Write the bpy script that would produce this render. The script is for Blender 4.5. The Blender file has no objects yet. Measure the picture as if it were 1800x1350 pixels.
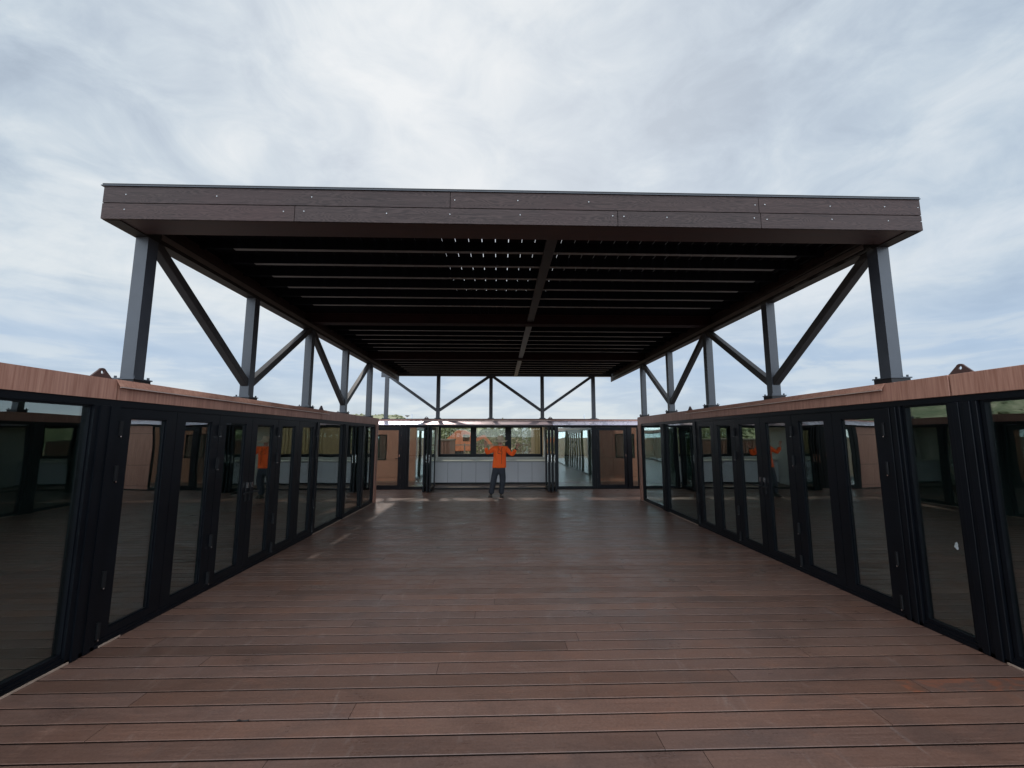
import bpy, bmesh, math, random
from mathutils import Vector, Matrix
R = math.radians
random.seed(7)
S = bpy.context.scene
C = bpy.context.collection
# ---------------------------------------------------------------- camera
cam = bpy.data.objects.new('camera', bpy.data.cameras.new('camera')); C.objects.link(cam); S.camera = cam
cam.data.sensor_width = 36; cam.data.lens = 740/1800*36; cam.data.clip_end = 3000; cam.data.clip_start = .05
PIT, YAW = R(7.0869), R(1.6899)
cam.location = (0, 0, 1.75); cam.rotation_euler = (R(90)+PIT, 0, -YAW)
# ---------------------------------------------------------------- sun, sky
SUN = Vector((-.25, .85, 1.0)).normalized()
sel = math.asin(SUN.z); saz = math.atan2(SUN.x, SUN.y)
sl = bpy.data.lights.new('sun', 'SUN'); so = bpy.data.objects.new('sun', sl); C.objects.link(so)
sl.energy = 2.3; sl.angle = R(2.4); sl.color = (1, .93, .84); so.rotation_euler = (-SUN).to_track_quat('-Z', 'Y').to_euler()
so.location = (0, 0, 30)
S.view_settings.view_transform = 'Standard'; S.view_settings.look = 'None'; S.view_settings.exposure = 0.0; S.view_settings.gamma = 1
W = bpy.data.worlds.new('World'); S.world = W; W.use_nodes = True
def nd(t, ty, **k):
    n = t.nodes.new(ty)
    for a, b in k.items():
        if a[0] == '_': n.inputs[a[1:].replace('_', ' ')].default_value = b
        else: setattr(n, a, b)
    return n
def ramp(t, src, stops, interp='LINEAR'):
    n = t.nodes.new('ShaderNodeValToRGB'); n.color_ramp.interpolation = interp
    e = n.color_ramp.elements
    while len(e) < len(stops): e.new(.5)
    for i, (p, c) in enumerate(stops):
        e[i].position = p; e[i].color = (*c, 1) if len(c) == 3 else c
    t.links.new(src, n.inputs[0]); return n.outputs[0]
def mth(t, op, a, b=None, c=None, clamp=False):
    n = t.nodes.new('ShaderNodeMath'); n.operation = op; n.use_clamp = clamp
    for i, v in enumerate((a, b, c)):
        if v is None: continue
        if isinstance(v, (int, float)): n.inputs[i].default_value = v
        else: t.links.new(v, n.inputs[i])
    return n.outputs[0]
def mixc(t, f, a, b, mode='MIX'):
    n = t.nodes.new('ShaderNodeMix'); n.data_type = 'RGBA'; n.blend_type = mode
    for i, v in ((0, f), (6, a), (7, b)):
        if isinstance(v, (int, float)): n.inputs[i].default_value = v
        elif isinstance(v, tuple): n.inputs[i].default_value = (*v, 1) if len(v) == 3 else v
        else: t.links.new(v, n.inputs[i])
    return n.outputs[2]
def noise(t, vec, sc, det=4, rough=.5, dist=0):
    n = nd(t, 'ShaderNodeTexNoise'); n.inputs['Scale'].default_value = sc; n.inputs['Detail'].default_value = det
    n.inputs['Roughness'].default_value = rough; n.inputs['Distortion'].default_value = dist
    if vec is not None: t.links.new(vec, n.inputs['Vector'])
    return n.outputs['Fac']
def mapv(t, vec, sc=(1, 1, 1), loc=(0, 0, 0), rot=(0, 0, 0)):
    n = t.nodes.new('ShaderNodeMapping'); n.inputs['Scale'].default_value = sc; n.inputs['Location'].default_value = loc
    n.inputs['Rotation'].default_value = rot; t.links.new(vec, n.inputs['Vector']); return n.outputs[0]
def sky():
    t = W.node_tree; t.nodes.clear()
    tc = nd(t, 'ShaderNodeTexCoord'); D = tc.outputs['Generated']
    sk = nd(t, 'ShaderNodeTexSky', sky_type='NISHITA', sun_disc=False, sun_elevation=sel, sun_rotation=saz)
    b1 = nd(t, 'ShaderNodeBackground', _Strength=.1); t.links.new(sk.outputs[0], b1.inputs[0])
    sp = nd(t, 'ShaderNodeSeparateXYZ'); t.links.new(D, sp.inputs[0])
    zz = mth(t, 'MAXIMUM', sp.outputs[2], 0.0)
    den = mth(t, 'ADD', zz, .34)
    px = mth(t, 'DIVIDE', sp.outputs[0], den); py = mth(t, 'DIVIDE', sp.outputs[1], den)
    cb = nd(t, 'ShaderNodeCombineXYZ'); t.links.new(px, cb.inputs[0]); t.links.new(py, cb.inputs[1])
    P = cb.outputs[0]
    Pr = mapv(t, P, rot=(0, 0, R(-38)), sc=(1.5, 1.05, 1), loc=(3.1, 1.7, 0))
    n1 = noise(t, mapv(t, D, rot=(R(20), R(35), R(-25)), sc=(1.0, 1.0, 1.7), loc=(3.1, 1.7, .6)), 1.9, 4, .5, .5)
    n2 = noise(t, mapv(t, D, rot=(R(20), R(35), R(-25)), sc=(1.0, 1.2, 1.9), loc=(9, 4, 2)), 5.5, 9, .60, .5)
    n3 = noise(t, mapv(t, D, sc=(1, 1, 5.0), loc=(1.3, .2, .4)), 5.0, 7, .55, .5)    # layered banks low over the horizon
    low = mth(t, 'SUBTRACT', 1.0, mth(t, 'DIVIDE', zz, .42), clamp=True)
    hi = mth(t, 'ADD', mth(t, 'MULTIPLY', n1, .52), mth(t, 'MULTIPLY', n2, .48))
    d = mth(t, 'ADD', mth(t, 'MULTIPLY', hi, mth(t, 'SUBTRACT', 1.0, mth(t, 'MULTIPLY', low, .7))), mth(t, 'MULTIPLY', n3, mth(t, 'MULTIPLY', low, .7)))
    # thin cloud lights up around the hidden sun
    gl = nd(t, 'ShaderNodeVectorMath', operation='DOT_PRODUCT'); nv = nd(t, 'ShaderNodeVectorMath', operation='NORMALIZE')
    t.links.new(D, nv.inputs[0]); t.links.new(nv.outputs[0], gl.inputs[0]); gl.inputs[1].default_value = tuple(Vector((.02, .84, .58)).normalized())
    g = mth(t, 'POWER', mth(t, 'MAXIMUM', gl.outputs['Value'], 0), 5.0)
    colc = ramp(t, d, [(.36, (.36, .44, .54)), (.43, (.46, .55, .65)), (.49, (.56, .65, .73)), (.545, (.68, .75, .80)), (.62, (.82, .86, .88))])
    colc = mixc(t, mth(t, 'MULTIPLY', g, .56), colc, (.86, .88, .90))
    # cool gaps to the right and low down, pale haze at the horizon
    rgt = mth(t, 'MULTIPLY', mth(t, 'MULTIPLY', mth(t, 'ADD', sp.outputs[0], .0, clamp=True), 1.0), mth(t, 'SUBTRACT', 1.0, zz))
    colc = mixc(t, mth(t, 'MULTIPLY', rgt, .42), colc, (.42, .56, .76))
    mid = mth(t, 'SUBTRACT', 1.0, mth(t, 'MULTIPLY', mth(t, 'ABSOLUTE', mth(t, 'SUBTRACT', zz, .15)), 9.0), clamp=True)
    colc = mixc(t, mth(t, 'MULTIPLY', mid, .62), colc, (.40, .54, .74))
    hz = mth(t, 'SUBTRACT', 1.0, mth(t, 'DIVIDE', zz, .085), clamp=True)
    colc = mixc(t, mth(t, 'MULTIPLY', hz, .55), colc, (.66, .75, .80))
    puff = ramp(t, n3, [(.50, (0, 0, 0)), (.60, (1, 1, 1))])
    colc = mixc(t, mth(t, 'MULTIPLY', puff, mth(t, 'MULTIPLY', low, .55)), colc, (.74, .79, .80))
    # an overcast dome is brightest overhead; brightness added behind the camera front-lights man and walls
    up = mth(t, 'MULTIPLY', mth(t, 'SUBTRACT', zz, .76, clamp=True), 4.0)
    bk = mth(t, 'MULTIPLY', mth(t, 'MULTIPLY', sp.outputs[1], -1.0, clamp=True), 4.5)
    bst = mth(t, 'ADD', 1.0, mth(t, 'ADD', up, bk))
    colc = mixc(t, 1.0, colc, bst, 'MULTIPLY')
    b2 = nd(t, 'ShaderNodeBackground', _Strength=1.0); t.links.new(colc, b2.inputs[0])
    mx = nd(t, 'ShaderNodeMixShader'); mx.inputs[0].default_value = .93
    t.links.new(b1.outputs[0], mx.inputs[1]); t.links.new(b2.outputs[0], mx.inputs[2])
    o = nd(t, 'ShaderNodeOutputWorld'); t.links.new(mx.outputs[0], o.inputs[0])
sky()
# ---------------------------------------------------------------- materials
MT = {}
def mat(name, fn=None, col=(.5, .5, .5), rough=.5, metal=0.0, spec=.5):
    m = bpy.data.materials.new(name); m.use_nodes = True; t = m.node_tree; t.nodes.clear()
    b = nd(t, 'ShaderNodeBsdfPrincipled'); o = nd(t, 'ShaderNodeOutputMaterial'); t.links.new(b.outputs[0], o.inputs[0])
    b.inputs['Base Color'].default_value = (*col, 1); b.inputs['Roughness'].default_value = rough
    b.inputs['Metallic'].default_value = metal; b.inputs['Specular IOR Level'].default_value = spec
    tc = nd(t, 'ShaderNodeTexCoord'); V = tc.outputs['Object']
    if fn: fn(t, b, V, o)
    MT[name] = m; return m
def bump(t, b, h, st=.3, dist=.01):
    n = nd(t, 'ShaderNodeBump'); n.inputs['Strength'].default_value = st; n.inputs['Distance'].default_value = dist
    t.links.new(h, n.inputs['Height']); t.links.new(n.outputs[0], b.inputs['Normal'])
def vary(c0, c1, sc=6, stretch=(1, 1, 1), r=None, bm=0):
    def f(t, b, V, o):
        n = noise(t, mapv(t, V, sc=stretch), sc, 6, .6)
        t.links.new(ramp(t, n, [(.3, c0), (.7, c1)]), b.inputs['Base Color'])
        if r: t.links.new(mth(t, 'MULTIPLY_ADD', n, r[1]-r[0], r[0]), b.inputs['Roughness'])
        if bm: bump(t, b, n, bm, .004)
    return f
def f_clad(t, b, V, o):
    n = noise(t, mapv(t, V, sc=(16, 16, .7)), 1.0, 5, .62, .3)
    n2 = noise(t, mapv(t, V, sc=(2.2, 2.2, .35)), 1.0, 3, .5)
    n3 = noise(t, mapv(t, V, sc=(70, 70, 2.5)), 1.0, 3, .6)
    a = ramp(t, n, [(.3, (.26, .105, .066)), (.5, (.36, .162, .108)), (.7, (.47, .24, .165))])
    a = mixc(t, mth(t, 'MULTIPLY', n2, .5), a, (.39, .20, .15))
    a = mixc(t, .38, a, ramp(t, n3, [(.35, (.22, .09, .06)), (.65, (.56, .31, .23))]))
    t.links.new(a, b.inputs['Base Color']); bump(t, b, n3, .12, .002)
    b.inputs['Roughness'].default_value = .5
def f_fasc(t, b, V, o):
    v = mapv(t, V, sc=(1.5, 1.5, 12))
    n = noise(t, v, 1.1, 2, .4, .4)
    w = mth(t, 'SINE', mth(t, 'MULTIPLY', n, 150.0))
    n3 = noise(t, mapv(t, V, sc=(2, 2, 90)), 1.0, 3, .6)
    n4 = noise(t, mapv(t, V, sc=(.8, .8, .8)), 1.0, 3, .5)
    k = mth(t, 'MULTIPLY_ADD', w, .20, mth(t, 'MULTIPLY_ADD', n3, .7, .15))
    a = ramp(t, k, [(.2, (.020, .0095, .008)), (.8, (.056, .033, .029))])
    a = mixc(t, mth(t, 'MULTIPLY', ramp(t, n4, [(.5, (0, 0, 0)), (.7, (1, 1, 1))]), .45), a, (.052, .022, .021))
    at = nd(t, 'ShaderNodeAttribute', attribute_name='tone')
    a = mixc(t, 1.0, a, at.outputs['Color'], 'MULTIPLY')
    t.links.new(a, b.inputs['Base Color']); b.inputs['Roughness'].default_value = .6; b.inputs['Specular IOR Level'].default_value = .3; bump(t, b, k, .25, .003)
def f_deck(t, b, V, o):
    at = nd(t, 'ShaderNodeAttribute', attribute_name='tone')
    g = noise(t, mapv(t, V, sc=(1.6, 60, 1)), 1.0, 5, .6, .2)
    m1 = noise(t, mapv(t, V, sc=(.45, .6, 1)), 1.0, 4, .55)
    m2 = noise(t, mapv(t, V, sc=(3.0, 5.0, 1), loc=(4, 2, 0)), 1.0, 6, .65, .4)
    sc = noise(t, mapv(t, V, sc=(9, 2.0, 1), rot=(0, 0, R(35))), 1.0, 6, .7, .8)
    a = ramp(t, g, [(.25, (.112, .052, .035)), (.75, (.190, .096, .067))])
    a = mixc(t, ramp(t, m1, [(.38, (0, 0, 0)), (.66, (.75, .75, .75))]), a, (.160, .098, .078))
    a = mixc(t, ramp(t, m2, [(.55, (0, 0, 0)), (.75, (.5, .5, .5))]), a, (.235, .095, .052))
    a = mixc(t, ramp(t, sc, [(.59, (0, 0, 0)), (.72, (.42, .42, .42))]), a, (.32, .25, .22))
    dk = noise(t, mapv(t, V, sc=(.8, 1.3, 1), loc=(7, 7, 0)), 1.6, 7, .7, .6)
    a = mixc(t, ramp(t, dk, [(.50, (0, 0, 0)), (.64, (.62, .62, .62))]), a, (.085, .050, .040))
    fs = noise(t, mapv(t, V, sc=(7, 7, 1)), 9.0, 5, .7)
    a = mixc(t, .28, a, ramp(t, fs, [(.35, (.075, .038, .028)), (.65, (.24, .14, .108))]))
    a = mixc(t, 1.0, a, at.outputs['Color'], 'MULTIPLY')
    # rusty orange scuff on one board, near the right wall
    s2 = nd(t, 'ShaderNodeSeparateXYZ'); t.links.new(V, s2.inputs[0])
    bx = mth(t, 'MULTIPLY', mth(t, 'GREATER_THAN', s2.outputs[0], 2.85), mth(t, 'LESS_THAN', s2.outputs[0], 3.9))
    by = mth(t, 'MULTIPLY', mth(t, 'GREATER_THAN', s2.outputs[1], STY), mth(t, 'LESS_THAN', s2.outputs[1], STY+.155))
    st = ramp(t, noise(t, mapv(t, V, sc=(1, 1.8, 1), rot=(0, 0, R(-32))), 5.5, 4, .6, 1.2), [(.47, (0, 0, 0)), (.60, (.5, .5, .5))])
    a = mixc(t, mth(t, 'MULTIPLY', mth(t, 'MULTIPLY', bx, by), st), a, (.30, .085, .035))
    t.links.new(a, b.inputs['Base Color'])
    rr = mth(t, 'MULTIPLY_ADD', dk, -.45, mth(t, 'MULTIPLY_ADD', m2, .5, mth(t, 'MULTIPLY_ADD', g, .25, .24)))
    t.links.new(rr, b.inputs['Roughness']); bump(t, b, mth(t, 'ADD', g, mth(t, 'MULTIPLY', fs, .8)), .45, .003)
STY = 3.0
def f_glass(t, b, V, o, base=.215):
    lw = nd(t, 'ShaderNodeLayerWeight', _Blend=.5)
    p = mth(t, 'POWER', lw.outputs['Facing'], 3.2)
    fac = mth(t, 'MULTIPLY_ADD', p, 1-base, base, clamp=True)
    tr = nd(t, 'ShaderNodeBsdfTransparent'); tr.inputs[0].default_value = (.60, .70, .67, 1)
    gs = nd(t, 'ShaderNodeBsdfGlossy'); gs.inputs['Roughness'].default_value = .003; gs.inputs['Color'].default_value = (.92, .97, .96, 1)
    wv = noise(t, V, 1.3, 1, .4); bp = nd(t, 'ShaderNodeBump'); bp.inputs['Strength'].default_value = .05; bp.inputs['Distance'].default_value = .05
    t.links.new(wv, bp.inputs['Height']); t.links.new(bp.outputs[0], gs.inputs['Normal'])
    mx = nd(t, 'ShaderNodeMixShader'); t.links.new(fac, mx.inputs[0]); t.links.new(tr.outputs[0], mx.inputs[1]); t.links.new(gs.outputs[0], mx.inputs[2])
    t.links.new(mx.outputs[0], o.inputs[0])
def f_clear(t, b, V, o):
    lw = nd(t, 'ShaderNodeLayerWeight', _Blend=.5)
    fac = mth(t, 'MULTIPLY_ADD', mth(t, 'POWER', lw.outputs['Facing'], 4.0), .8, .03, clamp=True)
    tr = nd(t, 'ShaderNodeBsdfTransparent'); tr.inputs[0].default_value = (.86, .88, .82, 1)
    gs = nd(t, 'ShaderNodeBsdfGlossy'); gs.inputs['Roughness'].default_value = .01
    mx = nd(t, 'ShaderNodeMixShader'); t.links.new(fac, mx.inputs[0]); t.links.new(tr.outputs[0], mx.inputs[1]); t.links.new(gs.outputs[0], mx.inputs[2])
    t.links.new(mx.outputs[0], o.inputs[0])
mat('cladding', f_clad); mat('fascia', f_fasc); mat('deck', f_deck); mat('glass', f_glass); mat('clear', f_clear); mat('glass_end', lambda t, b, V, o: f_glass(t, b, V, o, .38))
mat('frame', vary((.0022, .0028, .0045), (.004, .005, .0075), 3, (1, 1, 1), (.35, .5)), spec=.22)
mat('steel', vary((.029, .031, .039), (.043, .046, .056), 5, (1, 1, 1), (.35, .5), .05), spec=.5)
mat('redsteel', vary((.012, .0035, .0035), (.022, .006, .006), 4, (1, 1, 1), (.6, .8)), spec=.15)
mat('joist_shade', col=(.004, .004, .006), rough=.85, spec=.1)
mat('joist', vary((.13, .12, .115), (.19, .175, .165), 5, (1, 1, 1), (.4, .6)))  # lit tone for the joist undersides only
mat('chord_lit', vary((.085, .068, .062), (.12, .098, .09), 4), rough=.5)
mat('bracesteel', vary((.022, .018, .018), (.036, .030, .030), 4), rough=.5, spec=.4)
mat('darksteel', vary((.012, .010, .010), (.020, .016, .016), 4), rough=.6, spec=.3)
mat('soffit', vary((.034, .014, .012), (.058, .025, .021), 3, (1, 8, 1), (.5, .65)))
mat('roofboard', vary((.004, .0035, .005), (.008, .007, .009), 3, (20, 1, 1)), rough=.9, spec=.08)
mat('gap_shade', col=(.014, .007, .005), rough=.9, spec=.1)  # shade inside the deck gaps, painted on the board edges
mat('seam', col=(.008, .007, .007), rough=.8)
mat('lilac', vary((.48, .44, .52), (.58, .53, .61), 2, (2, 1, 1), (.2, .35)), metal=.5)
mat('pink', vary((.27, .20, .22), (.40, .29, .31), 2, (1.5, 1, 6), (.3, .45)), metal=.35)
mat('lip', col=(.62, .48, .42), rough=.35, metal=.5)
mat('trim', vary((.30, .21, .16), (.42, .30, .23), 20), rough=.6)
mat('wall', col=(.16, .17, .165), rough=.8); mat('wallkit', col=(.74, .73, .68), rough=.7)
mat('white', vary((.58, .57, .58), (.64, .63, .64), 1.5, (1, 1, 1), (.35, .5)))
mat('counter', col=(.55, .54, .50), rough=.35); mat('floor', vary((.16, .10, .075), (.22, .14, .10), 3, (1, 10, 1), (.4, .5)))
mat('chrome', col=(.7, .7, .7), rough=.2, metal=1); mat('black', col=(.010, .010, .011), rough=.5, spec=.3)
mat('lugm', col=(.07, .035, .03), rough=.6)
mat('roof', vary((.10, .10, .10), (.16, .155, .15), 3), rough=.8)
mat('screwm', col=(.42, .42, .42), rough=.35, metal=.6)
mat('orange', vary((.22, .05, .016), (.34, .095, .028), 5, (1, 1, 1), (.4, .6))); mat('yellow', col=(.65, .42, .04), rough=.5)
mat('concrete', vary((.20, .17, .14), (.36, .32, .28), 4), rough=.9)
mat('sheet', col=(.55, .58, .62), rough=.6); mat('brownsheet', vary((.10, .045, .035), (.16, .075, .055), 2, (8, 8, .3)), rough=.6)
mat('rail', col=(.13, .10, .08), rough=.8)
def f_ground(t, b, V, o):
    n = noise(t, V, .05, 8, .6); n2 = noise(t, V, 1.3, 8, .7)
    a = ramp(t, n, [(.3, (.19, .10, .06)), (.7, (.26, .17, .11))])
    a = mixc(t, ramp(t, n2, [(.4, (0, 0, 0)), (.7, (.6, .6, .6))]), a, (.17, .15, .08))
    t.links.new(a, b.inputs['Base Color']); b.inputs['Roughness'].default_value = .95
mat('ground', f_ground)
def f_hill(t, b, V, o):
    n = noise(t, V, .06, 8, .65); n2 = noise(t, V, .35, 6, .7)
    a = ramp(t, n2, [(.35, (.09, .11, .055)), (.5, (.20, .20, .11)), (.66, (.36, .32, .21))])
    a = mixc(t, ramp(t, n, [(.45, (0, 0, 0)), (.62, (.7, .7, .7))]), a, (.06, .085, .035))
    t.links.new(a, b.inputs['Base Color']); b.inputs['Roughness'].default_value = .95
mat('hill', f_hill)
def f_leaf(c0, c1):
    def f(t, b, V, o):
        n = noise(t, V, 1.4, 4, .6)
        oi = nd(t, 'ShaderNodeObjectInfo')
        a = ramp(t, n, [(.3, c0), (.7, c1)])
        a = mixc(t, mth(t, 'MULTIPLY', oi.outputs['Random'], .5), a, (.11, .10, .045))
        t.links.new(a, b.inputs['Base Color']); b.inputs['Roughness'].default_value = .6
    return f
mat('leaf', f_leaf((.05, .065, .022), (.13, .14, .055))); mat('dryleaf', f_leaf((.12, .105, .05), (.24, .20, .11)))
mat('bark', vary((.09, .065, .05), (.2, .16, .13), 8, (3, 3, .5)), rough=.9)
# person
def f_shirt(t, b, V, o):
    n = noise(t, mapv(t, V, sc=(7, 7, 4)), 1.0, 4, .6, .6)
    t.links.new(ramp(t, n, [(.3, (.98, .085, .004)), (.7, (1.0, .15, .012))]), b.inputs['Base Color'])
    b.inputs['Roughness'].default_value = .75; bump(t, b, n, .6, .04)
mat('shirt', f_shirt); mat('trousers', vary((.018, .020, .028), (.034, .037, .047), 7, (1, 1, 1), (.7, .9), .5))
mat('skin', col=(.42, .21, .145), rough=.5); mat('felt', vary((.42, .31, .20), (.55, .42, .29), 12), rough=.9)
mat('boot', vary((.05, .036, .026), (.09, .065, .05), 15), rough=.7); mat('hair', col=(.03, .02, .015), rough=.7)
# ---------------------------------------------------------------- helpers
def link(o, parent=None):
    C.objects.link(o)
    if parent is not None: o.parent = parent
    return o
def root_of(p):
    while p.parent: p = p.parent
    return p
def thing(name, label, cat, loc=(0, 0, 0), group=None, kind=None):
    e = bpy.data.objects.new(name, None); C.objects.link(e); e.location = loc; e.empty_display_size = .2
    e['label'] = label; e['category'] = cat
    if group: e['group'] = group
    return e
def fin(name, bm, m, parent=None, label=None, smooth=False, bevel=0):
    if bevel:
        bmesh.ops.bevel(bm, geom=[e for e in bm.edges if len(e.link_faces) == 2 and e.calc_face_angle(0) > .6], offset=bevel, segments=1, affect='EDGES', clamp_overlap=True)
    if parent is not None:
        bmesh.ops.translate(bm, verts=bm.verts, vec=-Vector(root_of(parent).location))
    me = bpy.data.meshes.new(name); bm.to_mesh(me); bm.free()
    me.materials.append(MT[m] if isinstance(m, str) else m)
    if smooth: me.polygons.foreach_set('use_smooth', [True]*len(me.polygons))
    o = bpy.data.objects.new(name, me); link(o, parent)
    if label: o['label'] = label
    return o
ID = lambda a, d, z: (a, d, z)
def bx(bm, a0, a1, d0, d1, z0, z1, M=ID):
    vs = [bm.verts.new(M(a, d, z)) for a in (a0, a1) for d in (d0, d1) for z in (z0, z1)]
    F = [(0, 1, 3, 2), (4, 6, 7, 5), (0, 4, 5, 1), (2, 3, 7, 6), (0, 2, 6, 4), (1, 5, 7, 3)]
    fs = [bm.faces.new([vs[i] for i in f]) for f in F]
    p = [Vector(v.co) for v in vs]
    if (p[4]-p[0]).cross(p[2]-p[0]).dot(p[1]-p[0]) < 0: bmesh.ops.reverse_faces(bm, faces=fs)
    return fs
def box(name, a0, a1, d0, d1, z0, z1, m, parent=None, M=ID, bevel=0, label=None):
    bm = bmesh.new(); bx(bm, a0, a1, d0, d1, z0, z1, M); return fin(name, bm, m, parent, label, bevel=bevel)
def prism(bm, pts, axis, e0, e1):
    """polygon pts (2D) extruded along axis from e0 to e1"""
    def P(p, e):
        return (e, p[0], p[1]) if axis == 0 else ((p[0], e, p[1]) if axis == 1 else (p[0], p[1], e))
    A = [bm.verts.new(P(p, e0)) for p in pts]; B = [bm.verts.new(P(p, e1)) for p in pts]
    n = len(pts); bm.faces.new(A); bm.faces.new(B[::-1])
    for i in range(n): bm.faces.new((A[i], B[i], B[(i+1) % n], A[(i+1) % n]))
    bmesh.ops.recalc_face_normals(bm, faces=bm.faces)
def beam(bm, p0, p1, w, h=None, side=(1, 0, 0)):
    """rectangular bar from p0 to p1"""
    h = h or w; p0, p1 = Vector(p0), Vector(p1); d = (p1-p0).normalized(); s = Vector(side); s = (s-d*s.dot(d)).normalized(); u = d.cross(s)
    vs = [bm.verts.new(p+s*(i*w/2)+u*(j*h/2)) for p in (p0, p1) for i, j in ((-1, -1), (1, -1), (1, 1), (-1, 1))]
    for f in ((0, 1, 2, 3), (7, 6, 5, 4), (0, 4, 5, 1), (1, 5, 6, 2), (2, 6, 7, 3), (3, 7, 4, 0)): bm.faces.new([vs[i] for i in f])
    bmesh.ops.recalc_face_normals(bm, faces=bm.faces)
def cyl(bm, p0, p1, r0, r1=None, seg=10, cap=True):
    r1 = r0 if r1 is None else r1; p0, p1 = Vector(p0), Vector(p1); d = (p1-p0).normalized()
    s = d.orthogonal().normalized(); u = d.cross(s)
    A, B = [], []
    for i in range(seg):
        a = 2*math.pi*i/seg; v = s*math.cos(a)+u*math.sin(a)
        A.append(bm.verts.new(p0+v*r0)); B.append(bm.verts.new(p1+v*r1))
    for i in range(seg): bm.faces.new((A[i], A[(i+1) % seg], B[(i+1) % seg], B[i]))
    if cap: bm.faces.new(A[::-1]); bm.faces.new(B)
def tone(o, vals):
    a = o.data.color_attributes.new('tone', 'FLOAT_COLOR', 'CORNER'); i = 0
    for p in o.data.polygons:
        v = vals[p.index]
        for _ in p.loop_indices: a.data[i].color = (*v, 1); i += 1
# ================================================================= ground and deck
bm = bmesh.new()
N = 48; rad = [0, 12, 30, 60, 120, 250, 500, 1200]
prev = None; cvt = bm.verts.new((0, 10, -.55))
for r in rad[1:]:
    ring = [bm.verts.new((r*math.cos(2*math.pi*i/N), 10+r*math.sin(2*math.pi*i/N), -.55)) for i in range(N)]
    for i in range(N):
        if prev is None: bm.faces.new((cvt, ring[i], ring[(i+1) % N]))
        else: bm.faces.new((prev[i], ring[i], ring[(i+1) % N], prev[(i+1) % N]))
    prev = ring
g = fin('ground', bm, 'ground'); g['kind'] = 'structure'
XL, XR, YB = -3.35, 3.95, 14.4
PITCH = .1613; y0 = 3.224+.0; K0 = int(math.floor((-5-y0)/PITCH))
STY = 0
bm = bmesh.new(); vals = []
k = K0
yy = y0+K0*PITCH
rr = random.Random(3)
while yy < 14.2:
    w = PITCH-.0135
    xa, xb = (-3.345, 3.945) if yy+w < 11.9 else (-9.5, 10)
    x = xa-rr.uniform(0, 4.8)
    while x < xb:
        L = rr.choice((4.8, 4.8, 3.6, 5.4, 2.4))
        s0, s1 = max(x, xa)+.0015, min(x+L, xb)-.0015
        x += L
        if s1-s0 < .05: continue
        c = .0025
        pts = [(yy, -.023), (yy, -c), (yy+c, 0), (yy+w-c, 0), (yy+w, -c), (yy+w, -.023)]
        A = [bm.verts.new((s0, p[0], p[1])) for p in pts]; B = [bm.verts.new((s1, p[0], p[1])) for p in pts]
        q = rr.gauss(.93, .085); h = rr.gauss(0, .03)
        if rr.random() < .08: q *= .80
        cc = (q+h, q, q-h)
        nf = 0
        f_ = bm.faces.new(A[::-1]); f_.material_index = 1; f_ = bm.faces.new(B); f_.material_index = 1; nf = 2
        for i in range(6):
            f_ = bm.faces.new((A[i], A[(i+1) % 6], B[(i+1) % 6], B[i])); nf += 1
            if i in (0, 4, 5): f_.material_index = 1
        vals += [cc]*nf
    yy += PITCH
bmesh.ops.recalc_face_normals(bm, faces=bm.faces)
for n_ in MT['deck'].node_tree.nodes:            # the scuffed board
    if n_.type == 'MATH' and n_.operation == 'GREATER_THAN' and n_.inputs[1].default_value in (3.0,): n_.inputs[1].default_value = y0-PITCH
    if n_.type == 'MATH' and n_.operation == 'LESS_THAN' and abs(n_.inputs[1].default_value-3.155) < 1e-4: n_.inputs[1].default_value = y0-.006
deck = fin('deck', bm, 'deck'); deck.data.materials.append(MT['gap_shade']); deck['kind'] = 'structure'; tone(deck, vals)
bm = bmesh.new(); bx(bm, -9.5, 10, -5, 14.2, -.3, -.15)
sub = fin('deck_underside', bm, 'seam'); sub['kind'] = 'structure'
# ================================================================= glazed buildings
def leaf_door(name, a0, a1, zt, ztg, M, root, hinge_at=None, handle=None, st=.13, base=.03, gb=.12, hz=(1.82, 1.43, .55, .14)):
    """door leaf a0..a1: frame ring, sub parts pane / hinge / handle"""
    bm = bmesh.new()
    bx(bm, a0+.003, a0+st, .006, .056, base, zt, M); bx(bm, a1-st, a1-.003, .006, .056, base, zt, M)
    bx(bm, a0+st, a1-st, .006, .056, base, gb, M); bx(bm, a0+st, a1-st, .006, .056, ztg, zt, M)
    # glazing bead: a thin step round the glass
    b = .012
    bx(bm, a0+st, a0+st+b, .020, .05, gb, ztg, M); bx(bm, a1-st-b, a1-st, .020, .05, gb, ztg, M)
    bx(bm, a0+st+b, a1-st-b, .020, .05, gb, gb+b, M); bx(bm, a0+st+b, a1-st-b, .020, .05, ztg-b, ztg, M)
    d = fin(name, bm, 'frame', root)
    box('pane', a0+st+.004, a1-st-.004, .033, .041, gb+.004, ztg-.004, 'glass_end' if root.location.y > 12 else 'glass', d, M)
    if hinge_at is not None:
        for z in hz:
            bm = bmesh.new(); bx(bm, hinge_at-.013, hinge_at+.013, -.022, .006, z-.065, z+.065, M)
            fin('hinge', bm, 'black', d, bevel=.003)
            bm = bmesh.new(); bx(bm, hinge_at-.006, hinge_at+.006, -.022, -.008, z-.078, z-.066, M)
            fin('hinge_pin', bm, 'chrome', d)
    if handle:
        ha, sgn = handle
        bm = bmesh.new(); bx(bm, ha-.016, ha+.016, -.006, .006, .90, 1.14, M)
        bx(bm, ha-.009, ha+.009, -.045, -.006, 1.0, 1.018, M)
        bx(bm, min(ha, ha+sgn*.13), max(ha, ha+sgn*.13), -.055, -.040, 1.0, 1.018, M)
        fin('handle', bm, 'black', d, bevel=.002)
        bm = bmesh.new(); bx(bm, ha-.012, ha+.012, -.022, -.006, 1.075, 1.140, M)
        fin('lock_cylinder', bm, 'chrome', d)
    return d
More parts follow.
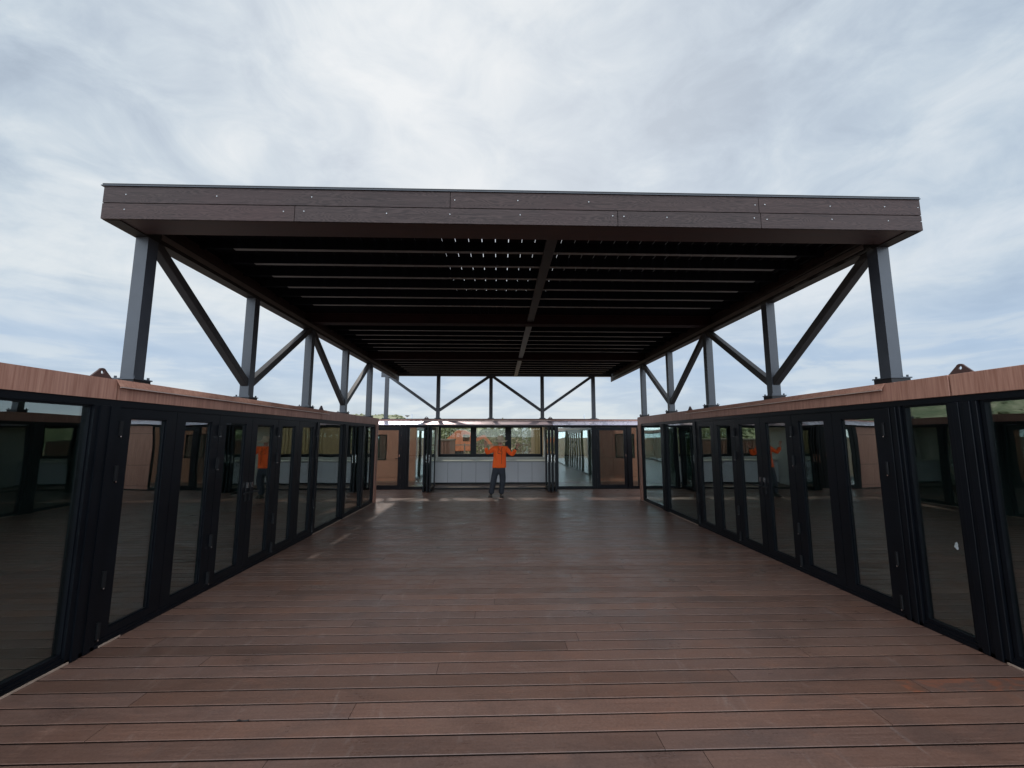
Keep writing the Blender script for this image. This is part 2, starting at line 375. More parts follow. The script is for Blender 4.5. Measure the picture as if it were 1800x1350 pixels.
def fixed(a0, a1, zt, M, root, zb=.085, label=None, glass='glass'):
    bm = bmesh.new(); w = .03
    bx(bm, a0, a0+w, .012, .06, .03, zt+w, M); bx(bm, a1-w, a1, .012, .06, .03, zt+w, M)
    bx(bm, a0+w, a1-w, .012, .06, .03, zb, M); bx(bm, a0+w, a1-w, .012, .06, zt, zt+w, M)
    o = fin('window', bm, 'frame', root, label)
    box('pane', a0+w-.004, a1-w+.004, .038, .046, zb-.004, zt+.004, glass, o, M)
    return o
def post(a0, a1, zt, M, root):
    bm = bmesh.new(); bx(bm, a0, a1, -.012, .075, .0, zt, M); m = (a0+a1)/2; w = (a1-a0)
    if w > .14:
        bx(bm, a0+w*.18, a0+w*.42, -.026, -.012, .004, zt-.002, M); bx(bm, a0+w*.60, a0+w*.84, -.020, -.012, .004, zt-.002, M)
    return fin('post', bm, 'frame', root, bevel=.0025)
def arcfill(bm, ca, cz, r, qa, qz, d0, d1, M, n=8):
    """fills the corner between a right angle and the arc of radius r (corner at ca,cz; inside lies toward qa,qz)"""
    o = (ca+qa*r, cz+qz*r)
    P = [(ca, cz)]+[(o[0]-qa*r*math.cos(t), o[1]-qz*r*math.sin(t)) for t in [math.pi/2*i/n for i in range(n+1)]]
    A = [bm.verts.new(M(p[0], d0, p[1])) for p in P]; B = [bm.verts.new(M(p[0], d1, p[1])) for p in P]
    k = len(P); bm.faces.new(A); bm.faces.new(B[::-1])
    for i in range(k): bm.faces.new((A[i], B[i], B[(i+1) % k], A[(i+1) % k]))
    bmesh.ops.recalc_face_normals(bm, faces=bm.faces)
def lug(a, zt, M, root, d=.05):
    bm = bmesh.new(); n = 12; P = []
    o = (a, zt+.056); r = .028; ro = .036
    P = [(a-.115, zt-.01), (a-.115, zt+.004), (a-.095, zt+.012)]+[(o[0]+ro*math.cos(t), o[1]+ro*math.sin(t)) for t in [math.radians(150-15*i) for i in range(9)]]+[(a+.095, zt+.012), (a+.115, zt+.004), (a+.115, zt-.01)]
    H = [(o[0]+.016*math.cos(2*math.pi*i/12), o[1]+.016*math.sin(2*math.pi*i/12)) for i in range(12)]
    for dd in (d, d+.016):
        vo = [bm.verts.new(M(p[0], dd, p[1])) for p in P]; vh = [bm.verts.new(M(p[0], dd, p[1])) for p in H]
        eo = [bm.edges.new((vo[i], vo[(i+1) % len(vo)])) for i in range(len(vo))]; eh = [bm.edges.new((vh[i], vh[(i+1) % 12])) for i in range(12)]
        bmesh.ops.triangle_fill(bm, edges=eo+eh, use_beauty=True)
        if dd == d: A, AH = vo, vh
    for X, Y in ((A, vo), (AH, vh)):
        for i in range(len(X)): bm.faces.new((X[i], X[(i+1) % len(X)], Y[(i+1) % len(X)], Y[i]))
    bmesh.ops.recalc_face_normals(bm, faces=bm.faces)
    fin('lifting_lug', bm, 'lugm', root)
def side_building(side, Xf, aend, zt, zb, dz, seams, seq, flash, lugs, label, endwin, DEP=2.9):
    M = lambda a, d, z: (Xf+side*d, a, z)
    root = thing('glazed_pavilion', label, 'building', (Xf+side*1.4, 4.0, 0))
    AM = -4.6
    # cladding band above the glass, cut by the panel seams
    cuts = [AM]+seams+[aend]
    for c0, c1 in zip(cuts[:-1], cuts[1:]):
        bm = bmesh.new(); last = c1 == aend
        bx(bm, c0+.007, c1-(0 if last else .007), -.02, .03, zb, zt, M)
        if last:
            bx(bm, aend-.20, aend, -.02, .03, 0.0, zb, M)
            arcfill(bm, aend-.20, zb, .12, -1, -1, -.0195, .03, M); arcfill(bm, aend-.20, .0, .12, -1, 1, -.0195, .03, M)
        fin('cladding_panel', bm, 'cladding', root, bevel=.003 if not last else 0)
    bm = bmesh.new(); bx(bm, AM, aend-.01, .0, .028, zb+.004, zt-.006, M); fin('seam_backing', bm, 'seam', root)
    # black frame: head, sill, edging
    bm = bmesh.new(); bx(bm, AM, aend-.201, -.004, .07, zb-.055, zb, M); fin('head_frame', bm, 'frame', root, bevel=.002)
    bm = bmesh.new(); bx(bm, AM, aend-.201, -.012, .11, 0.002, .03, M); bx(bm, AM, aend-.201, -.002, .012, .03, .055, M); fin('sill', bm, 'frame', root)
    for e0, e1 in ((AM, 3.60 if side < 0 else 3.38), (3.85 if side < 0 else 3.62, 4.05) if side < 0 else (8.5, 9.9), (7.9, aend-.24) if side < 0 else (10.3, aend-.24)):
        box('edge_trim', e0, e1, -.022, -.013, .002, .016, 'trim', root, M)
    # corner in the black frame beside the rounded end
    bm = bmesh.new(); e = aend-.201
    bx(bm, e-.06, e, .0, .06, .03, zb-.055, M); arcfill(bm, e-.06, zb-.055, .10, -1, -1, .002, .055, M); arcfill(bm, e-.06, .055, .10, -1, 1, .002, .055, M)
    fin('corner_frame', bm, 'frame', root)
    zl, zg, zgd = 2.0+dz, 2.0+dz-.005, 1.915+dz
    nd_ = 0
    for s in seq:
        if s[0] == 'P': post(s[1], s[2], zb-.056, M, root)
        elif s[0] == 'F': fixed(s[1], s[2], zg, M, root, label=s[3] if len(s) > 3 else None)
        else:
            n = 6; w = (s[2]-s[1])/n
            for i in range(n):
                a = s[1]+i*w
                h = {0: a, 1: a+w, 2: None, 3: a+w, 4: None, 5: a+w}.get(i)
                if i == 0: h = a+.012
                hd = (a+w-.045, -1) if i == 2 else ((a+.045, 1) if i == 3 else None)
                leaf_door('door', a, a+w, zl, zgd, M, root, h, hd)
            bm = bmesh.new(); bx(bm, s[1], s[2], .0, .07, zl+.002, zb-.056, M); fin('door_head', bm, 'frame', root)
    # flashing
    a0, a1 = flash
    bm = bmesh.new()
    pts = [(-.0205, zt+.003), (.04, zt+.006), (.04, zt+.0015), (-.0205, zt-.003), (-.058, zt-.062), (-.062, zt-.060)]
    A = [bm.verts.new(M(a0, *p)) for p in pts]; B = [bm.verts.new(M(a1, *p)) for p in pts]; n = len(pts)
    bm.faces.new(A); bm.faces.new(B[::-1])
    for i in range(n): bm.faces.new((A[i], B[i], B[(i+1) % n], A[(i+1) % n]))
    bmesh.ops.recalc_face_normals(bm, faces=bm.faces)
    f = fin('flashing', bm, 'cladding', root)
    box('flashing_lip', a0, a1, -.068, -.0555, zt-.070, zt-.0625, 'lip', root, M)
    # shell
    box('roof', AM, aend-.03, .031, DEP, zt-.12, zt-.05, 'roof', root, M)
    box('ceiling', AM, aend-.05, .08, DEP-.06, zt-.19, zt-.125, 'wall', root, M)
    box('floor', AM, aend-.05, .112, DEP-.06, -.04, .02, 'floor', root, M)
    # end wall with window, panel grooves
    wx0, wx1, wz0, wz1 = endwin
    d0, d1 = abs(wx0-Xf), abs(wx1-Xf); d0, d1 = min(d0, d1), max(d0, d1)
    bm = bmesh.new(); ys0, ys1 = aend-.045, aend
    gv = .6
    for (p, q, u, v) in ((.031, gv-.005, 0, .135), (gv+.005, DEP, 0, .135), (.031, gv-.005, .147, wz0-.006), (gv+.005, DEP, .147, wz0-.006), (.031, gv-.005, wz0+.006, zt), (gv+.005, d0, wz0+.006, zt), (d1, DEP, wz0+.006, zt), (d0, d1, wz1, zt)):
        bx(bm, ys0, ys1, p, q, u, v, M)
    fin('end_wall', bm, 'cladding', root)
    box('end_backing', aend-.07, aend-.02, .06, DEP-.03, .0, zt-.13, 'seam', root, M)
    bm = bmesh.new(); w = .04
    for (p, q, u, v) in ((d0, d0+w, wz0, wz1), (d1-w, d1, wz0, wz1), (d0+w, d1-w, wz0, wz0+w), (d0+w, d1-w, wz1-w, wz1)): bx(bm, aend-.03, aend+.012, p, q, u, v, M)
    ew = fin('end_window', bm, 'frame', root); box('pane', aend-.012, aend-.004, d0+w-.002, d1-w+.002, wz0+w-.002, wz1-w+.002, 'glass', ew, M)
    box('rear_wall', AM, aend-.05, DEP-.06, DEP, 0, zt, 'wall', root, M)
    box('near_wall', AM-.05, AM, 0, DEP, 0, zt, 'cladding', root, M)
    for l in lugs: lug(l, zt, M, root)
    return root
LB = side_building(-1, XL, 11.76, 2.24, 2.065, 0, [3.75, 7.99],
    [('F', -4.5, -.2), ('P', -.19, .05), ('F', .06, 3.59), ('P', 3.57, 3.81), ('D', 3.82, 7.88), ('P', 7.882, 7.97), ('F', 7.975, 9.22), ('P', 9.23, 9.45), ('F', 9.455, 10.52), ('P', 10.525, 10.66), ('F', 10.665, 11.49)],
    (3.73, 8.24), [3.67, 8.15], 'long pavilion of black folding glass doors under wood cladding, left of the deck', (-4.92, -4.50, .82, 1.82))
RB = side_building(1, XR, 11.93, 2.285, 2.10, .035, [3.54, 8.54],
    [('F', -4.5, -.6), ('P', -.59, -.35), ('F', -.34, 3.35), ('P', 3.36, 3.585), ('F', 3.59, 4.03), ('P', 4.035, 4.215), ('D', 4.22, 8.42), ('P', 8.422, 8.53), ('F', 8.535, 10.0), ('P', 10.005, 10.27), ('F', 10.275, 11.66)],
    (4.15, 8.71), [3.50, 8.74], 'long pavilion of black folding glass doors under wood cladding, right of the deck', (4.65, 5.42, .90, 1.85))
# white bird dropping smear on the narrow fixed pane at the right
bm = bmesh.new(); rs = random.Random(5)
for i in range(16):
    a, z = 3.70+rs.gauss(0, .008), .80+rs.gauss(0, .014); r = rs.uniform(.004, .011)
    vs = [bm.verts.new((XR+.0365-rs.uniform(0, .0008), a+r*math.cos(t*1.05)*rs.uniform(.6, 1.2), z+r*1.4*math.sin(t*1.05)*rs.uniform(.6, 1.2))) for t in range(6)]
    bm.faces.new(vs)
mat('smear', col=(.42, .45, .45), rough=.9)
fin('smear', bm, 'smear', RB, label='whitish smear on the glass')
# ---- back building
MB = lambda a, d, z: (a, YB+d, z)
BB = thing('glazed_pavilion', 'pavilion across the end of the deck, folding doors open onto a white kitchen', 'building', (0, 15.4, 0))
X0, X1, DB = -8.2, 9.0, 2.2
ZT, ZB = 2.33, 2.115
box('parapet', X0, X1, .162, .20, ZB+.10, ZT, 'cladding', BB, MB, bevel=.003)
box('parapet_cap', X0, X1, .15, .21, ZT, ZT+.006, 'seam', BB, MB)
box('roof', X0, X1, .201, DB, ZT-.12, ZT-.05, 'roof', BB, MB)
def awn(a0, a1, m, lab=None):
    bm = bmesh.new(); prism(bm, [(YB+.16, 2.285), (YB-.18, 2.150), (YB-.18, 2.128), (YB-.003, 2.128), (YB+.155, 2.2)], 0, a0, a1)
    return fin('awning_strip', bm, m, BB, lab)
awn(X0, -4.2, 'lilac'); awn(-4.195, -2.585, 'lilac'); awn(-2.58, -.62, 'pink'); awn(-.615, .03, 'pink'); awn(.035, 1.795, 'pink'); awn(1.80, 3.86, 'lilac'); awn(3.865, X1, 'lilac')
box('awning_lip', -2.6, 1.79, .135, .158, 2.288, 2.297, 'lip', BB, MB)
# the small dark marks on the strip: a round U with a short line of tiny characters at each side
def onstrip(z): return YB+.16-(2.285-z)/.135*.34-.004
bm = bmesh.new(); rs = random.Random(11)
def dash(xa, xb, za, zb_):
    vs = [bm.verts.new((x, onstrip(z), z)) for x, z in ((xa, za), (xb, za), (xb, zb_), (xa, zb_))]; bm.faces.new(vs)
x = -.60
while x < -.29: w = rs.uniform(.012, .022); dash(x, x+.005, 2.185, 2.215); dash(x+.005, x+w, 2.20, 2.205); dash(x+w-.004, x+w, 2.185, 2.215); x += w+.010
x = -.17
while x < .0: w = rs.uniform(.010, .018); dash(x, x+w, 2.198, 2.203); dash(x, x+.003, 2.188, 2.212); x += w+.009
fin('lettering', bm, 'redsteel', BB)
bm = bmesh.new(); cx, cz, ro, ri = -.228, 2.212, .034, .019
A = [(math.pi+math.pi*i/10) for i in range(11)]
po = [(cx-ro, 2.238)]+[(cx+ro*math.cos(t), cz+ro*math.sin(t)) for t in A]+[(cx+ro, 2.238)]
pi_ = [(cx-ri, 2.238)]+[(cx+ri*math.cos(t), cz+ri*math.sin(t)) for t in A]+[(cx+ri, 2.238)]
vo = [bm.verts.new((p[0], onstrip(p[1]), p[1])) for p in po]; vi = [bm.verts.new((p[0], onstrip(p[1]), p[1])) for p in pi_]
for i in range(len(vo)-1): bm.faces.new((vo[i], vo[i+1], vi[i+1], vi[i]))
fin('emblem', bm, 'seam', BB)
box('head_frame', X0, X1, -.004, .08, ZB-.045, ZB+.009, 'frame', BB, MB)
box('sill', X0, X1, -.016, .14, .002, .035, 'frame', BB, MB, bevel=.003)
zg = 2.045
for s in (('P', -4.45, -4.32), ('D', -4.31, -3.29), ('P', -3.285, -3.07), ('F', -3.065, -2.53), ('P', -2.525, -2.44),
          ('P', 1.86, 1.965), ('F', 1.97, 3.17), ('P', 3.175, 3.30), ('D', 3.305, 4.36), ('P', 4.365, 4.49), ('F', 4.495, 4.74)):
    if s[0] == 'P': post(s[1], s[2], ZB-.046, MB, BB)
    elif s[0] == 'F': fixed(s[1], s[2], zg, MB, BB, glass='glass_end')
    else:
        rt = s[1] > 0
        leaf_door('door', s[1], s[2], 2.06, 1.965, MB, BB, s[1]+.012 if rt else s[2]-.012, (s[2]-.06, -1) if rt else (s[2]-.06, -1), st=.10, hz=(1.85, 1.4, .45))
for sg, xe, xf in ((-1, -4.455, X0), (1, 4.745, X1)):
    g1 = xe+sg*.95; bm = bmesh.new()
    for p, q in ((xe, g1-sg*.005), (g1+sg*.005, xf)):
        for u, v in ((.036, .135), (.145, .80), (.812, 1.80), (1.812, ZB-.046)): bx(bm, min(p, q), max(p, q), -.01, .03, u, v, MB)
    fin('side_cladding', bm, 'cladding', BB)
    box('side_backing', min(xe, xf), max(xe, xf), .0, .028, .04, ZB-.05, 'seam', BB, MB)
    w0, w1 = sorted((xe+sg*1.05, xe+sg*1.45)); bm = bmesh.new()
    for p, q, u, v in ((w0, w0+.03, .82, 1.79), (w1-.03, w1, .82, 1.79), (w0+.03, w1-.03, .82, .85), (w0+.03, w1-.03, 1.76, 1.79)): bx(bm, p, q, -.02, .02, u, v, MB)
    o = fin('side_window', bm, 'frame', BB); box('pane', w0+.028, w1-.028, -.0145, -.012, .848, 1.762, 'glass', o, MB)
# folded leaves stacked open at each side of the opening
for X, sg in ((-2.40, 1), (-2.29, 1), (-2.20, 1), (1.54, 1), (1.65, 1), (1.76, 1)):
    MF = (lambda X: (lambda a, d, z: (X+d, YB-.02-a+0*z, z)))(X+.0)
    inner = X in (-2.20, 1.54)
    leaf_door('folded_door', .0, .90, 2.05, 1.96, MF, BB, .45 if not inner else None, (.12, 1) if X in (-2.29, 1.65) else None, st=.11, hz=(1.9, 1.05, .12))
    if True:
        bm = bmesh.new(); bx(bm, X-.012, X+.0, YB-.93, YB-.915, .93, 1.17); fin('pull_handle', bm, 'chrome', BB)
# inside the back building: a shallow white kitchen
YR = 16.35
box('floor', X0, X1, .15, YR-YB+.0, -.03, .028, 'floor', BB, MB)
box('ceiling', X0, X1, .085, YR-YB, 2.16, 2.2, 'wallkit', BB, MB)
bm = bmesh.new()
for a, b, z0, z1 in ((X0, -2.36, 0, 1.0), (1.70, X1, 0, 1.0), (-2.36, 1.70, 0, 1.02), (X0, X1, 2.10, 2.16), (X0, -7.4, 1.0, 2.10), (-7.4, -3.5, 1.0, 2.10), (-2.7, -2.36, 1.0, 2.1), (1.70, 1.96, 1.0, 2.1), (3.4, X1, 1.0, 2.1)):
    bx(bm, a, b, YR, YR+.06, z0, z1)
fin('rear_wall', bm, 'wallkit', BB)
def rearwin(cuts, z0, z1, name='kitchen_window', w=.085, bot=.115):
    bm = bmesh.new(); a0, a1 = cuts[0][0]-w, cuts[-1][1]+w
    bx(bm, a0, a1, YR-.03, YR+.05, z0-bot, z0); bx(bm, a0, a1, YR-.03, YR+.05, z1, z1+.05)
    e = a0
    for p, q in cuts+[(a1, a1)]:
        if p > e: bx(bm, e, p, YR-.03, YR+.05, z0, z1)
        e = q
    o = fin(name, bm, 'frame', BB)
    for p, q in cuts: box('pane', p-.005, q+.005, YR+.01, YR+.018, z0-.005, z1+.005, 'clear', o)
    return o
kw = rearwin([(-2.25, -1.11), (-.89, .22), (.45, 1.57)], 1.085, 2.075)
box('window_stay', -.42, -.40, YR-.07, YR-.031, .96, 1.04, 'black', kw); box('window_stay', .07, .09, YR-.07, YR-.031, .96, 1.04, 'black', kw)
rearwin([(-3.45, -2.75)], 1.05, 2.05, 'rear_window', .04, .05)
rearwin([(2.0, 3.35)], 1.05, 2.05, 'rear_window', .04, .05)
bm = bmesh.new(); bx(bm, -2.46, -2.40, YB+.1, YR, .03, 2.155); bx(bm, 1.80, 1.86, YB+.1, YR, .03, 2.155); fin('partition', bm, 'wallkit', BB)
for l in (-2.5, 1.75): 
    lug(l, ZT, MB, BB, .12)
# the kitchen counter
K = thing('kitchen_counter', 'long white kitchen counter with plain cupboard doors behind the man in orange', 'counter', (-.3, 15.9, .03))
bm = bmesh.new(); bx(bm, -2.395, 1.795, 15.66, YR-.001, .03, .80); fin('carcass', bm, 'black', K)
bm = bmesh.new(); bx(bm, -2.395, 1.795, 15.60, YR-.035, .835, .868); bx(bm, -2.395, 1.795, YR-.03, YR-.002, .87, .955); fin('worktop', bm, 'counter', K, bevel=.004)
cx = -2.39
while cx < 1.75:
    e = min(cx+.512, 1.795)
    box('cupboard_door', cx+.0045, e-.0045, 15.64, 15.658, .09, .815, 'white', K, bevel=.003); cx += .512
# ================================================================= canopy
CN = thing('canopy', 'large flat dark steel canopy on V braced columns over the deck', 'canopy', (.2, 9.5, 2.3))
ZB0 = 3.74
CXL, CXR = -3.68, 4.12
CL, CR = -3.597, 4.047
CY = [4.19, 6.06, 7.93, 9.80, 11.67]
def column(x, y, z0, z1):
    c = .0625
    o = box('column', x-c, x+c, y-c, y+c, z0+.012, z1, 'steel', CN, bevel=.008)
    bm = bmesh.new(); bx(bm, x-.11, x+.11, y-.11, y+.11, z0, z0+.012)
    for i in (-1, 1):
        for j in (-1, 1): cyl(bm, (x+i*.085, y+j*.085, z0+.012), (x+i*.085, y+j*.085, z0+.035), .011, seg=6)
    fin('base_plate', bm, 'steel', o)
def side_truss(x, z0):
    for y in CY:
        column(x, y, z0, ZB0); box('pad', x-.10, x+.10, y-.10, y+.10, 2.12, z0-.001, 'darksteel', CN)
    for i in range(4):
        lo = z0+.20; top = ZB0+.02
        y0_, y1_ = CY[i], CY[i+1]
        p, q = ((y0_+.05, top), (y1_-.045, lo)) if i % 2 == 0 else ((y0_+.045, lo), (y1_-.05, top))
        bm = bmesh.new(); beam(bm, (x, p[0], p[1]), (x, q[0], q[1]), .098, .098); fin('brace', bm, 'bracesteel', CN, bevel=.006)
    box('top_chord', x-.0625, x+.0625, 3.80, 14.6, ZB0, ZB0+.125, 'darksteel', CN, bevel=.006)
    sx = 1 if x < 0 else -1; q0, q1 = sorted((x+sx*.063, x+sx*.068)); box('chord_lit_face', q0, q1, 4.28, 14.6, ZB0+.045, ZB0+.105, 'chord_lit', CN)  # added strip paints the inner face as lit; chord behind toned as shaded
side_truss(CL, 2.292); side_truss(CR, 2.335)
# back truss on the end pavilion
BX = [-4.02, -2.19, -.31, 1.53, 3.38]; BY = 15.05; z0 = 2.37
box('column_rail', -4.15, 3.55, BY-.08, BY+.08, 2.20, z0, 'steel', CN)
for x in BX: column(x, BY, z0, 3.9)
for i in range(4):
    p, q = ((BX[i]+.05, 3.9), (BX[i+1]-.05, z0+.30)) if i % 2 == 0 else ((BX[i]+.05, z0+.30), (BX[i+1]-.05, 3.9))
    bm = bmesh.new(); beam(bm, (p[0], BY, p[1]), (q[0], BY, q[1]), .098, .098, side=(0, 1, 0)); fin('brace', bm, 'steel', CN, bevel=.006)
def ibeam(name, x0_, x1_, y0_, y1_, zb_, zt_, m):
    bm = bmesh.new(); ym = (y0_+y1_)/2; t = .012
    bx(bm, x0_, x1_, y0_, y1_, zb_, zb_+t); bx(bm, x0_, x1_, y0_, y1_, zt_-t, zt_); bx(bm, x0_, x1_, y0_+.03, y0_+.045, zb_+t, zt_-t); bx(bm, x0_, x1_, y1_-.045, y1_-.03, zb_+t, zt_-t)
    return fin(name, bm, m, CN)
ZM, ZJ, ZD = 3.868, 3.935, 4.058
ibeam('main_beam', CXL+.03, CXR-.03, 4.10, 4.29, ZM, ZD, 'redsteel')
ibeam('main_beam', CXL+.03, CXR-.03, 7.78, 7.98, ZM, ZD, 'redsteel')
ibeam('main_beam', CXL+.03, CXR-.03, 11.52, 11.72, ZM, ZD, 'redsteel')
ibeam('main_beam', -4.20, 4.06, 14.98, 15.14, 3.90, ZD, 'steel')
y = 4.80; mains = [(4.10, 4.29), (7.78, 7.98), (11.52, 11.72)]
while y < 14.9:
    if not any(a-.55 < y < b+.05 for a, b in mains):
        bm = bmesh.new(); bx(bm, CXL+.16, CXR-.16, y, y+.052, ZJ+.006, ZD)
        jo = fin('joist', bm, 'joist_shade', CN); box('lit_bottom', CXL+.55, CXR-.5, y+.002, y+.050, ZJ, ZJ+.0055, 'joist', jo)  # deck bounce painted on the underside, shade painted on the joist sides
    y += .4225
for a, b in ((4.295, 7.775), (7.985, 11.515), (11.725, 14.97)):
    box('centre_beam', .515, .635, a, b, ZM+.036, ZJ-.001, 'steel' if a > 5 else 'bracesteel', CN, bevel=.004)
# roof boards, gaps between them
x = CXL-.02; i = 0; rb = random.Random(9)
while x < CXR-.02:
    w = .1585; g0 = rb.uniform(.0055, .0095)
    e = min(x+w-g0, CXR+.015)
    box('roof_board', x, e, 3.80, 15.32, ZD+.001, ZD+.020, 'roofboard', CN); x += w
box('slit_blocker', CXL+.02, CXR-.02, 6.95, 15.2, ZD+.026, ZD+.032, 'black', CN)  # unseen sheet added above the boards to block daylight in the far slits
# fascia
YF = 3.765
def fboard(x0_, x1_, za, zb_, tn, side=None):
    bm = bmesh.new()
    if side is None: bx(bm, x0_, x1_, YF, YF+.022, za, zb_)
    else: bx(bm, side, side+.022, x0_, x1_, za, zb_)
    o = fin('fascia_board', bm, 'fascia', CN, bevel=.0015); tone(o, [tn]*len(o.data.polygons)); return o
zf0, zf1, zf2 = ZB0, ZB0+.158, ZB0+.316
def fx(u): return (u-885.0)*(7.8/1445)+.21
topc = [CXL, fx(758), fx(1310), CXR]; botc = [CXL, fx(490), fx(1054), fx(1312), CXR]
tv = [(1.02, .94, .93), (.98, 1.0, 1.02), (.92, .93, .95), (1, .97, .97)]
fb = []
for j, (cuts, za, zb_) in enumerate(((botc, zf0, zf1-.008), (topc, zf1, zf2))):
    for i in range(len(cuts)-1): fb.append((j, cuts[i], cuts[i+1], fboard(cuts[i]+.003, cuts[i+1]-.003, za, zb_, tv[(i+j*2) % 4])))
for sd, a, b in ((CXL-.001, 3.79, 9.5), (CXL-.001, 9.503, 15.3), (CXR-.021, 3.79, 9.5), (CXR-.021, 9.503, 15.3)):
    fboard(a, b, zf0, zf1-.003, (1, 1, 1), sd); fboard(a, b, zf1, zf2, (.95, .95, .95), sd)
def screw(u, v, lower):
    X = fx(u); z = (zf0+.095 if lower else zf1+.082)+(v)
    own = [f for f in fb if f[0] == (0 if lower else 1) and f[1] <= X <= f[2]]
    bm = bmesh.new(); cyl(bm, (X, YF, z), (X, YF-.004, z), .006, .0045, 8); fin('screw', bm, 'screwm', own[0][3] if own else fb[0][3])
for u in (203, 356, 518, 766, 877, 1003, 1303, 1321, 1441, 1542, 1604): screw(u, random.uniform(-.006, .006), False)
for u in (203, 471, 506, 648, 758, 881, 1045, 1065, 1142, 1300, 1323, 1442, 1546, 1607): screw(u, random.uniform(-.006, .006), True)
box('fascia_backing', CXL+.01, CXR-.01, YF+.0225, YF+.034, zf0+.02, zf2, 'seam', CN)
box('cap_flashing', CXL-.02, CXR+.0, YF-.012, YF+.05, zf2+.002, zf2+.010, 'steel', CN)
box('cap_flashing', CXL-.015, CXR+.0, YF-.002, YF+.05, zf2+.012, zf2+.030, 'black', CN)
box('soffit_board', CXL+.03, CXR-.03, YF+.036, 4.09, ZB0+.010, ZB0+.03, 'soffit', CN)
box('end_bracket', -4.22, -3.70, 14.985, 15.0, 3.84, 4.02, 'steel', CN)
# ================================================================= the man
def skinmesh(name, verts, edges, m, parent, sub=2, root=0, label=None):
    """verts: (co, rx, ry)"""
    L = Vector(root_of(parent).location)
    me = bpy.data.meshes.new(name+'_cage'); me.from_pydata([tuple(Vector(v[0])-L) for v in verts], edges, [])
    o = bpy.data.objects.new('cage', me); C.objects.link(o)
    o.modifiers.new('s', 'SKIN'); 
    if not me.skin_vertices: bpy.context.view_layer.objects.active = o; bpy.ops.mesh.customdata_skin_add()
    for i, v in enumerate(verts):
        sv = me.skin_vertices[0].data[i]; sv.radius = (v[1], v[2] if len(v) > 2 else v[1]); sv.use_root = (i == root)
    o.modifiers['s'].use_smooth_shade = True
    su = o.modifiers.new('u', 'SUBSURF'); su.levels = su.render_levels = sub
    dg = bpy.context.evaluated_depsgraph_get(); dg.update()
    nm = bpy.data.meshes.new_from_object(o.evaluated_get(dg)); nm.name = name
    bpy.data.objects.remove(o)
    nm.materials.clear(); nm.materials.append(MT[m]); nm.polygons.foreach_set('use_smooth', [True]*len(nm.polygons))
    r = bpy.data.objects.new(name, nm); link(r, parent)
    if label: r['label'] = label
    return r
def ico(bm, c, r, sc=(1, 1, 1), sub=2, rot=None):
    q = bmesh.ops.create_icosphere(bm, subdivisions=sub, radius=r)
    m = Matrix.Translation(Vector(c)) @ (rot or Matrix.Identity(4)) @ Matrix.Diagonal((*sc, 1))
    bmesh.ops.transform(bm, matrix=m, verts=q['verts'])
PM = thing('person', 'man in hi-vis orange long sleeve shirt, dark trousers and wide brimmed hat raising both hands', 'person', (0.0, 12.58, 0))
y = 12.58
J = dict(pel=(-.01, y, .90), abd=(0, y, 1.05), che=(.02, y-.01, 1.25), nb=(.025, y, 1.43), nk=(.03, y-.01, 1.50), hd=(.032, y-.02, 1.60), top=(.032, y-.01, 1.70),
         sl=(-.145, y, 1.41), el=(-.36, y-.02, 1.27), wl=(-.405, y-.12, 1.44), pl=(-.405, y-.13, 1.52),
         sr=(.195, y, 1.41), er=(.375, y-.02, 1.215), wr=(.49, y-.12, 1.385), pr=(.53, y-.14, 1.465),
         hl=(-.10, y, .86), kl=(-.165, y-.03, .47), al=(-.245, y+.02, .09), hr=(.085, y, .86), kr=(.10, y-.03, .47), ar=(.055, y+.02, .09))
def hand(V, E, w, p, side):
    """five fingers rooted in the palm; returns nothing, extends lists"""
    p = Vector(V[p][0]); return p
V = []; E = []
def add(co, r, ry=None, par=None):
    V.append((co, r, ry or r)); i = len(V)-1
    if par is not None: E.append((par, i))
    return i
pel = add(J['pel'], .09, .07); ab = add(J['abd'], .09, .07, pel); ch = add(J['che'], .11, .075, ab); nb = add(J['nb'], .060, .06, ch); nk = add(J['nk'], .052, .055, nb)
h1 = add((.031, y-.012, 1.555), .062, .072, nk); h2 = add(J['hd'], .073, .088, h1); h3 = add((.032, y-.01, 1.66), .070, .085, h2); h4 = add((.032, y, 1.70), .045, .055, h3)
arms = {}
for s in 'lr':
    a = add(J['s'+s], .042, .042, ch); b = add(J['e'+s], .032, .032, a); c = add(J['w'+s], .027, .025, b); p = add(J['p'+s], .036, .018, c); arms[s] = p
    h = add(J['h'+s], .085, .085, pel); k_ = add(J['k'+s], .055, .055, h); an = add(J['a'+s], .040, .045, k_)
body = skinmesh('body', V, E, 'skin', PM)
for s in 'lr':   # fingers and thumb, each its own chain rooted in the palm
    P = Vector(J['p'+s]); Wd = (P-Vector(J['w'+s])).normalized(); sx = -1 if s == 'l' else 1
    across = Vector((1, 0, 0)); across = (across-Wd*across.dot(Wd)).normalized(); fwd = Wd.cross(across)
    if fwd.y > 0: fwd = -fwd
    FL = [.062, .075, .080, .070]
    for i in range(4):
        off = across*((i-1.5)*.021)*sx*-1
        b0 = P-Wd*.005+off*.8; b1 = P+Wd*.035+off+fwd*.003; b2 = b1+Wd*FL[i]*.55+off*.15+fwd*.006; b3 = b2+Wd*FL[i]*.45+fwd*.016
        skinmesh('finger', [(b0, .010), (b1, .0095), (b2, .0088), (b3, .0075)], [(0, 1), (1, 2), (2, 3)], 'skin', body, 1)
    t0 = P-Wd*.045-across*sx*.018; t1 = P-Wd*.01-across*sx*.045+fwd*.01; t2 = t1+Wd*.03-across*sx*.016+fwd*.01; t3 = t2+Wd*.026-across*sx*.004
    skinmesh('thumb', [(t0, .012), (t1, .012), (t2, .0105), (t3, .009)], [(0, 1), (1, 2), (2, 3)], 'skin', body, 1)
